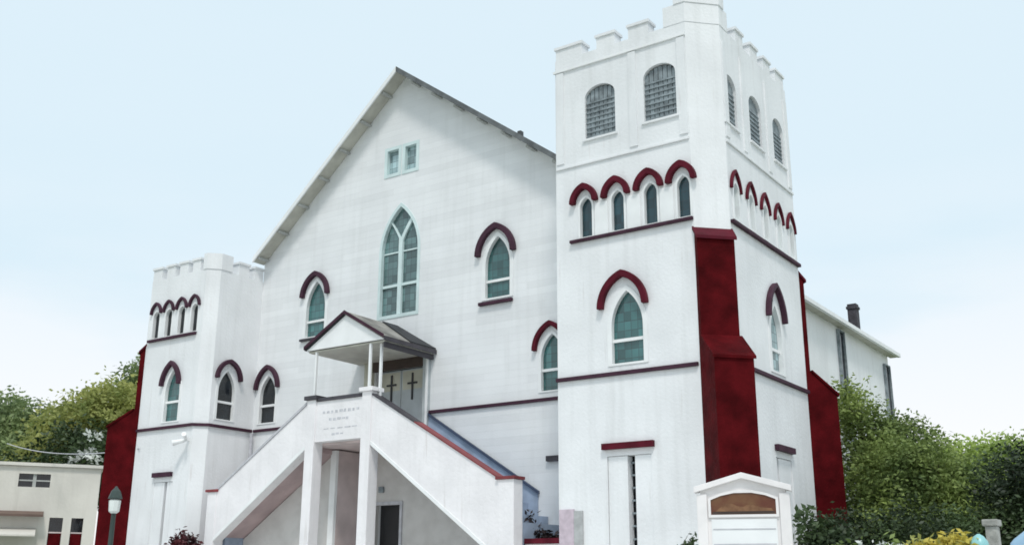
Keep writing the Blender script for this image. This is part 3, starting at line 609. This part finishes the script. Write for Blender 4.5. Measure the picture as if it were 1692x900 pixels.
# ================================================================== PLANTS
def leaves(lobes, n, size, seed, clump=22, spread=.32, shell=.75):
    r = np.random.default_rng(seed); L = np.array(lobes, float)
    vol = (L[:, 3]*L[:, 4]*L[:, 5])**(2/3); pick = r.choice(len(L), n//clump, p=vol/vol.sum())
    d = r.normal(size=(len(pick), 3)); d /= np.linalg.norm(d, axis=1)[:, None]
    rad = np.where(r.random(len(pick)) < shell, r.uniform(.74, 1.16, len(pick)), r.uniform(.2, .85, len(pick)))
    c = L[pick, :3]+d*rad[:, None]*L[pick, 3:6]
    c = np.repeat(c, clump, 0); c = c+r.normal(size=c.shape)*spread*np.repeat(r.uniform(.6, 1.3, len(pick)), clump)[:, None]*np.array([1, 1, .75])
    m = len(c); a = r.normal(size=(m, 3)); a[:, 2] *= .6; a /= np.linalg.norm(a, axis=1)[:, None]
    b = np.cross(a, r.normal(size=(m, 3))); b /= np.linalg.norm(b, axis=1)[:, None]
    s = size*r.uniform(.6, 1.3, m)[:, None]
    v = np.stack([c-a*s, c+b*s*.45, c+a*s, c-b*s*.45], 1).reshape(-1, 3)
    return v, m
def leafmesh(name, v, m, material, parent):
    me = bpy.data.meshes.new(name); org = v.mean(0); v = v-org
    me.vertices.add(len(v)); me.vertices.foreach_set("co", v.ravel())
    me.loops.add(4*m); me.loops.foreach_set("vertex_index", np.arange(4*m))
    me.polygons.add(m); me.polygons.foreach_set("loop_start", np.arange(m)*4); me.update(calc_edges=True)
    me.materials.append(M[material]); o = bpy.data.objects.new(name, me); COL.objects.link(o)
    o.parent = parent; o.location = Vector(org)-wloc(parent); return o
def tree(name, label, cat, base, lobes, n, size, material, seed, trunk=.2, group=None, **k):
    bx, by, bz = base; t = empty(name, base, label, cat, group)
    b = MB(); r = random.Random(seed)
    zs = min(l[2]-l[5]*.3 for l in lobes); p = Vector(base)-Vector((0, 0, .2)); top = Vector((bx, by, max(bz+.5, zs)))
    b.tube(p, top, trunk, trunk*.75)
    for l in lobes:
        c = Vector(l[:3]); mid = (top+c)/2+Vector((r.uniform(-.3, .3), r.uniform(-.3, .3), .1))
        b.tube(top-Vector((0, 0, .15)), mid, trunk*.55, trunk*.35, 7); b.tube(mid, c, trunk*.35, trunk*.12, 7)
        for _ in range(3):
            e = c+Vector((r.uniform(-1, 1)*l[3], r.uniform(-1, 1)*l[4], r.uniform(.1, .9)*l[5]))*.75
            b.tube((mid+c)/2, e, trunk*.18, trunk*.05, 5)
    b.build("trunk", "bark", t)
    v, m = leaves(lobes, n, size, seed, **k); leafmesh("crown", v, m, material, t)
    return t
# trees behind the cream building, far left
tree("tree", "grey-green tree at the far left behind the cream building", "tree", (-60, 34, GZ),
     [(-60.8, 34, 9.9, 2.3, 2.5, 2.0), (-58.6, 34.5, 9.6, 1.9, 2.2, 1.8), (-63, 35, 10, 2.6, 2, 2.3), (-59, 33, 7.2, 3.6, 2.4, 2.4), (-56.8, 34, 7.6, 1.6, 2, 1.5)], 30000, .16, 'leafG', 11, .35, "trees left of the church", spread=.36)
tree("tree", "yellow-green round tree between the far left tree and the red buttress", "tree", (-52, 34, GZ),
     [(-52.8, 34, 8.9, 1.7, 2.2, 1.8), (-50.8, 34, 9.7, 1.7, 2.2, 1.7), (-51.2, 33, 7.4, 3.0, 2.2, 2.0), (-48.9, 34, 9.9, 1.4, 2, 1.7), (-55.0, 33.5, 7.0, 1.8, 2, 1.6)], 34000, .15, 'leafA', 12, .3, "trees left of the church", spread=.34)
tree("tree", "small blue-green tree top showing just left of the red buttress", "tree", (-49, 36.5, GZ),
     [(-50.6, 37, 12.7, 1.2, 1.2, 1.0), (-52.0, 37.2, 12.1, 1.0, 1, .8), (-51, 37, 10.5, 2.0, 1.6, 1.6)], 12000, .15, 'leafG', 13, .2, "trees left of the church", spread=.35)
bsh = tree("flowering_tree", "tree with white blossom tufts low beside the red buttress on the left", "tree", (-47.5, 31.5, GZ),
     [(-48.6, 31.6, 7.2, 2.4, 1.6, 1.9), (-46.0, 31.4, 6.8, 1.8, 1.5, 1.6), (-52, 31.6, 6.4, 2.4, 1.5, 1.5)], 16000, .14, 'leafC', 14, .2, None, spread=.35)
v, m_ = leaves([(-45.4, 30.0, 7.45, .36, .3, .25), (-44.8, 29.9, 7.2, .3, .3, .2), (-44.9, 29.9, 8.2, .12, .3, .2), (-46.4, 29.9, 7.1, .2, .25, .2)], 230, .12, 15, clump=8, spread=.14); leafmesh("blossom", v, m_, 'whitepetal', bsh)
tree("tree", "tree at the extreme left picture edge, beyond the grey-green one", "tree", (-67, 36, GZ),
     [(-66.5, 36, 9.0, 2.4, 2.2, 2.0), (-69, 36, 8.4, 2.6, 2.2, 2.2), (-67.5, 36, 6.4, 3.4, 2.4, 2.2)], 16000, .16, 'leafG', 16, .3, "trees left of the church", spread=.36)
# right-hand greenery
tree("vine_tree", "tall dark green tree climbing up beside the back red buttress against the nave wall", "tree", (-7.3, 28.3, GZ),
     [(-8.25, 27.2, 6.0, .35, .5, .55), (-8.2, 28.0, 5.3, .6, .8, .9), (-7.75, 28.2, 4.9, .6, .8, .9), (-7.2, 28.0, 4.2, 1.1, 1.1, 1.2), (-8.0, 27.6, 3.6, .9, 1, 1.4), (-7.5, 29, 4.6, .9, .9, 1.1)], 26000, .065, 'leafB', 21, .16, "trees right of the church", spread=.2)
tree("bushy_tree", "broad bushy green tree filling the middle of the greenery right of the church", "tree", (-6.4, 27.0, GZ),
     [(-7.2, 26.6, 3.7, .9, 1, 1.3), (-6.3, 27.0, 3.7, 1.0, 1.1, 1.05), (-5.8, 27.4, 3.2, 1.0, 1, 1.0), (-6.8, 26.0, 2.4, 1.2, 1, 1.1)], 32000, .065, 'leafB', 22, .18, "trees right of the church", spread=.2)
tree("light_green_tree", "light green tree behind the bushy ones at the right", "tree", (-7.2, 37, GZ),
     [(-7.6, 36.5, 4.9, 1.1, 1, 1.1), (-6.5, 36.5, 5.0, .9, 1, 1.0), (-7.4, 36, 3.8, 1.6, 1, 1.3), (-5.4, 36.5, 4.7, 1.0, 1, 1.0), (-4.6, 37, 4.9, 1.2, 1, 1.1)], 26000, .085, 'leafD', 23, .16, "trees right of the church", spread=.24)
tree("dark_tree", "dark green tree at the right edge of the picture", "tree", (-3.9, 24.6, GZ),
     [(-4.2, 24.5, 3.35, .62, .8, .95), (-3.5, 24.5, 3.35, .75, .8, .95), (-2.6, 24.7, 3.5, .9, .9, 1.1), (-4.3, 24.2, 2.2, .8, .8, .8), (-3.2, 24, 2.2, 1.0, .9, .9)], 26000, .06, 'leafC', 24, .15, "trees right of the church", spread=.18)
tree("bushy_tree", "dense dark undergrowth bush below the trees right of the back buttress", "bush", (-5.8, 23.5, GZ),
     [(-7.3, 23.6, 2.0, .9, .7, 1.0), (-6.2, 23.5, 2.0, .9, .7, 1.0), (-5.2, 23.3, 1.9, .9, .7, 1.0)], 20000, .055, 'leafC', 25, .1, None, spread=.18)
# shrubs near the towers
tree("shrub", "dark shrub with loose upright stems at the foot of the tower's right side", "shrub", (-6.55, 19.2, GZ),
     [(-6.75, 19.1, 2.35, .26, .3, .5), (-6.45, 19.2, 2.25, .3, .3, .4), (-6.6, 19, 1.7, .5, .4, .6), (-6.25, 19.3, 2.1, .25, .3, .35)], 2200, .075, 'leafC', 31, .035, "shrubs around the church", clump=12, spread=.1)
tree("shrub", "small dark green shrub at the foot of the big tower left of the sign", "shrub", (-8.8, 18.6, GZ),
     [(-8.82, 18.5, 2.35, .10, .12, .28), (-8.8, 18.6, 1.8, .25, .2, .5)], 500, .06, 'leafC', 32, .02, "shrubs around the church", clump=10, spread=.05)
tree("shrub", "near-black shrub behind the red-capped wall between right stair pier and tower", "shrub", (-13.7, 21.1, GZ),
     [(-14.25, 21.1, 2.7, .3, .3, .42), (-13.85, 21.1, 2.55, .3, .3, .35), (-13.45, 21.1, 2.4, .3, .3, .32), (-13.1, 21.1, 2.2, .3, .3, .3), (-13.8, 21.1, 2.0, .8, .4, .4)], 3500, .07, 'leafR', 33, .05, "shrubs around the church", spread=.08)
tree("shrub", "dark red-leaved shrub by the left stair pier under the left tower", "shrub", (-24.7, 19.6, GZ),
     [(-24.75, 19.6, 2.55, .32, .3, .3), (-24.45, 19.6, 2.4, .3, .3, .3), (-25.0, 19.6, 2.1, .4, .3, .5)], 2200, .07, 'leafRed', 34, .05, "shrubs around the church", spread=.08)
# yellow flowers right
yf = tree("flowering_bush", "yellow-flowered bush at the bottom right below the trees", "bush", (-3.2, 14.2, gz(14.2)),
     [(-3.55, 14.2, 1.75, .35, .35, .32), (-3.1, 14.2, 1.8, .35, .35, .33), (-3.3, 14.3, 1.3, .6, .4, .5)], 2600, .06, 'leafA', 41, .04, None, spread=.09)
v, m_ = leaves([(-3.45, 14.1, 1.9, .22, .25, .2), (-3.08, 14.1, 1.93, .24, .25, .22)], 1500, .05, 42, clump=14, spread=.05, shell=1); leafmesh("blossom", v, m_, 'petal', yf)

# ================================================================== OTHER THINGS
# sign
sg = empty("church_sign", (-5.83, 14, gz(14)), "white sign with low gabled top and brown picture panel in front of the big tower", "sign")
ang = R(17)
def sp3(u, z, d=0):     # local sign frame turned towards the camera
    U = Vector((math.cos(ang), math.sin(ang), 0)); N = Vector((math.sin(ang), -math.cos(ang), 0))
    return Vector((-5.82, 14, 0))+U*u+N*d+Vector((0, 0, z))
N_ = Vector((math.sin(ang), -math.cos(ang), 0))
MB().prism([sp3(u, z, -.09) for u, z in [(-.58, 1.25), (.58, 1.25), (.58, 2.86), (0, 3.02), (-.58, 2.86)]], N_*.12).build("sign_body", "signwhite", sg, bevel=.008)
MB().prism([sp3(u, z, -.13) for u, z in [(-.66, 2.80), (0, 2.985), (.66, 2.80), (.66, 2.88), (0, 3.065), (-.66, 2.88)]], N_*.24).build("pediment_moulding", "signwhite", sg, bevel=.006)
for sx in (-1, 1):
    MB().prism([sp3(u, z, -.12) for u, z in [(sx*.56-.07, gz(14)-.2), (sx*.56+.07, gz(14)-.2), (sx*.56+.07, 2.78), (sx*.56-.07, 2.78)]], N_*.19).build("post", "signwhite", sg, bevel=.008)
pp = MB().prism([sp3(u, z, .032) for u, z in [(-.44, 2.50), (.44, 2.50), (.44, 2.70), (.30, 2.755), (.12, 2.79), (-.12, 2.79), (-.30, 2.755), (-.44, 2.70)]], N_*.012).build("picture_panel", "signbrown", sg)
MB().prism([sp3(u, z, .045) for u, z in [(-.38, 2.545), (.40, 2.545), (.38, 2.58), (.24, 2.59), (.14, 2.625), (.06, 2.63), (.0, 2.60), (-.08, 2.615), (-.16, 2.65), (-.24, 2.64), (-.32, 2.59)]], N_*.003).build("picture_shape", "ochre", pp)
MB().prism([sp3(u, z, .045) for u, z in [(-.42, 2.51), (.42, 2.51), (.42, 2.54), (-.42, 2.54)]], N_*.004).build("picture_edge", "wood_shade", pp)
MB().ring([sp3(u, z, .03) for u, z in [(-.475, 2.465), (.475, 2.465), (.475, 2.72), (.32, 2.785), (.13, 2.825), (-.13, 2.825), (-.32, 2.785), (-.475, 2.72)]],
          [sp3(u, z, .03) for u, z in [(-.44, 2.50), (.44, 2.50), (.44, 2.70), (.30, 2.755), (.12, 2.79), (-.12, 2.79), (-.30, 2.755), (-.44, 2.70)]], N_*.03).build("panel_frame", "signwhite", sg)
MB().prism([sp3(u, z, .032) for u, z in [(-.44, 1.5), (.44, 1.5), (.44, 2.44), (-.44, 2.44)]], N_*.012).build("letter_board", "white", sg)
b = MB()
for z in (1.7, 1.9, 2.1, 2.3): b.prism([sp3(u, zz, .046) for u, zz in [(-.42, z), (.42, z), (.42, z+.012), (-.42, z+.012)]], N_*.004)
b.build("letter_rail", "grey", sg)
# street lamp
lx, ly = -27.12, 19.0
sl_ = empty("street_lamp", (lx, ly, GZ), "dark green lamp post with white lantern in front of the left red buttress", "street lamp")
MB().lathe((lx, ly, GZ), [(.14, 0), (.14, .25), (.09, .3), (.075, .8), (.065, 2.45)], 12).build("post", "lampiron", sl_)
MB().lathe((lx, ly, 3.45), [(.08, 0), (.13, .04), (.15, .06), (.17, .36), (.12, .40)], 8).build("lantern", "lampglass", sl_)
MB().lathe((lx, ly, 3.86), [(.2, 0), (.19, .05), (.13, .22), (.06, .30), (.02, .36)], 8).build("lantern_cap", "lampiron", sl_)
# cable
cb = MB(); A = Vector((-46.3, 26.5, 7.55)); B = Vector((-27.55, 19.95, 5.43)); prev = None
for k in range(25):
    s_ = k/24; p = A.lerp(B, s_)-Vector((0, 0, 1.0*s_*(1-s_)*1.2))
    if prev is not None: cb.tube(prev, p, .018, n=5)
    prev = p
tag(cb.build("overhead_cable", "grey"), "thin pale cable slung from the left trees across the red buttress to the left tower", "cable")
# cream building, far left: wall faces the church, long axis 17 degrees off +y
BB = empty("flat_roofed_building", (-38.2, 23.5, GZ), "low cream flat-roofed building at the left edge beyond the lamp post", "building")
bd = (Vector((-37.21, 25.31, 0))-Vector((-39.13, 22.22, 0))).normalized(); bn = Vector((bd.y, -bd.x, 0))
BP = Plane((-37.21, 25.31, 0), bd, bn)
slab("wall", "bglwall", BB, BP, [(-14, GZ-.2), (0, GZ-.2), (0, 5.80), (-14, 5.80)],
     [[(-2.92, 5.02), (-1.80, 5.02), (-1.80, 5.52), (-2.92, 5.52)], [(-1.66, 1.9), (-1.18, 1.9), (-1.18, 3.90), (-1.66, 3.90)], [(-.88, 1.9), (-.45, 1.9), (-.45, 3.90), (-.88, 3.90)]], .3)
MB().prism([BP.p(0, GZ-.2, -.3), BP.p(0, 5.8, -.3), BP.p(0, 5.8, -9), BP.p(0, GZ-.2, -9)], bd*-.3).build("wall", "bglwall", BB)
MB().prism([BP.p(-14, 5.81, .12), BP.p(.1, 5.81, .12), BP.p(.1, 5.81, -9), BP.p(-14, 5.81, -9)], (0, 0, .12)).build("roof", "bglwall", BB)
for u0, u1, z0, z1, m1, bars in ((-2.92, -1.80, 5.02, 5.52, 'darkglass', [-2.36]), (-1.66, -1.18, 1.9, 3.9, 'darkglass', []), (-.88, -.45, 1.9, 3.9, 'darkglass', [])):
    g_ = MB().prism(P3(BP, [(u0, z0), (u1, z0), (u1, z1), (u0, z1)], -.14), bn*.03).build("window", m1, BB)
    b = MB()
    for u in bars: b.prism(P3(BP, [(u-.06, z0), (u+.06, z0), (u+.06, z1), (u-.06, z1)], -.105), bn*.04)
    zz = (z0+z1)/2 if bars else z0+1.45
    b.prism(P3(BP, [(u0, zz-.025), (u1, zz-.025), (u1, zz+.025), (u0, zz+.025)], -.11), bn*.04); b.build("frame", "greysoffit" if bars else "pinkpale", g_)
    if not bars: MB().prism(P3(BP, [(u0+.02, z0+.02), (u1-.02, z0+.02), (u1-.02, zz-.03), (u0+.02, zz-.03)], -.105), bn*.02).build("curtain", "red", g_)
MB().prism([BP.p(-14, 4.12, .003), BP.p(-1.9, 4.12, .003), BP.p(-1.9, 3.98, .5), BP.p(-14, 3.98, .5)], (0, 0, -.09)).build("awning", "browntrim", BB)
MB().prism([BP.p(-14, 3.5, .003), BP.p(-2.1, 3.5, .003), BP.p(-2.1, 3.22, .9), BP.p(-14, 3.22, .9)], (0, 0, -.06)).build("shop_awning", "bglwall", BB)
# car at bottom right: light blue hatchback, only the roof corner shows
cz = gz(13.4)-.16; CR_ = empty("parked_car", (-.55, 13.4, cz), "light blue car whose rounded roof shows at the bottom right corner", "car")
def section(xs_, hw, y0=13.4): return xs_
prof = [(-2.0, .25), (-2.08, .45), (-2.05, .75), (-1.95, .95), (-1.7, 1.02), (1.0, .98), (1.85, .82), (2.1, .6), (2.12, .3), (2.0, .2)]
b = MB(); b.prism([(-.3+x, 13.4-.82, cz+z) for x, z in prof], (0, 1.64, 0)); b.build("body", "carpaint", CR_, bevel=.05)
cab = [(-1.92, 1.0), (-1.98, 1.45), (-1.80, 1.58), (-1.5, 1.62), (-.2, 1.6), (.1, 1.52), (.85, 1.0)]
b = MB(); b.prism([(-.3+x, 13.4-.70, cz+z) for x, z in cab], (0, 1.40, 0)); b.build("cabin", "carpaint", CR_, bevel=.07, smooth=True)
for sy in (-1, 1):
    for pts in ([(-1.7, 1.05), (-1.72, 1.42), (-.75, 1.46), (-.75, 1.05)], [(-.68, 1.05), (-.68, 1.46), (-.1, 1.45), (.55, 1.05)]):
        MB().prism([(-.3+x, 13.4+sy*.702, cz+z) for x, z in pts], (0, sy*.012, 0)).build("window", "darkglass", CR_)
    for x in (-1.25, 1.25):
        wv = MB().tube((-.3+x, 13.4+sy*.62, cz+.31), (-.3+x, 13.4+sy*.84, cz+.31), .31, n=24).build("wheel", "tyre", CR_)
        MB().tube((-.3+x, 13.4+sy*.84, cz+.31), (-.3+x, 13.4+sy*.855, cz+.31), .2, n=16).build("rim", "rim", wv)
    MB().box(1.72, 1.84, 13.4+sy*.6-.12, 13.4+sy*.6+.12, cz+.5, cz+.66).build("headlight", "lens", CR_)
    MB().box(-2.40, -2.34, 13.4+sy*.65-.08, 13.4+sy*.65+.08, cz+.6, cz+.85).build("tail_light", "redlens", CR_)
# gate pillar and turquoise-topped post
gp = empty("gate_pillar", (-3.04, 16, gz(16)), "pale grey stone pillar against the dark trees at the bottom right", "pillar")
MB().box(-3.12, -2.97, 15.9, 16.1, .9, 2.36).build("shaft", "stone", gp, bevel=.01); MB().box(-3.15, -2.94, 15.87, 16.13, 2.362, 2.45).build("cap", "stone", gp, bevel=.015)
tp = empty("garden_post", (-2.83, 14, gz(14)), "post with a rounded turquoise top between the yellow flowers and the blue car", "post")
MB().lathe((-2.83, 14, gz(14)-.1), [(.04, 0), (.04, 1.16)], 10).build("shaft", "stone", tp)
MB().lathe((-2.83, 14, 1.88), [(.05, 0), (.10, .05), (.115, .13), (.10, .21), (.06, .27), (.015, .30)], 18).build("finial", "turq", tp, smooth=True)
fb = tree("flowering_bush", "low green bush with a few white flowers left of the yellow one", "bush", (-4.15, 14.1, gz(14.1)),
     [(-4.35, 14.1, 1.8, .28, .3, .26), (-3.95, 14.1, 1.82, .24, .3, .26), (-4.15, 14.2, 1.3, .5, .4, .4)], 2600, .05, 'leafB', 43, .03, None, spread=.08)
v, m_ = leaves([(-4.3, 14.0, 1.92, .26, .2, .16), (-3.9, 14.0, 1.95, .22, .2, .16)], 240, .04, 44, clump=6, spread=.03, shell=1); leafmesh("blossom", v, m_, 'whitepetal', fb)
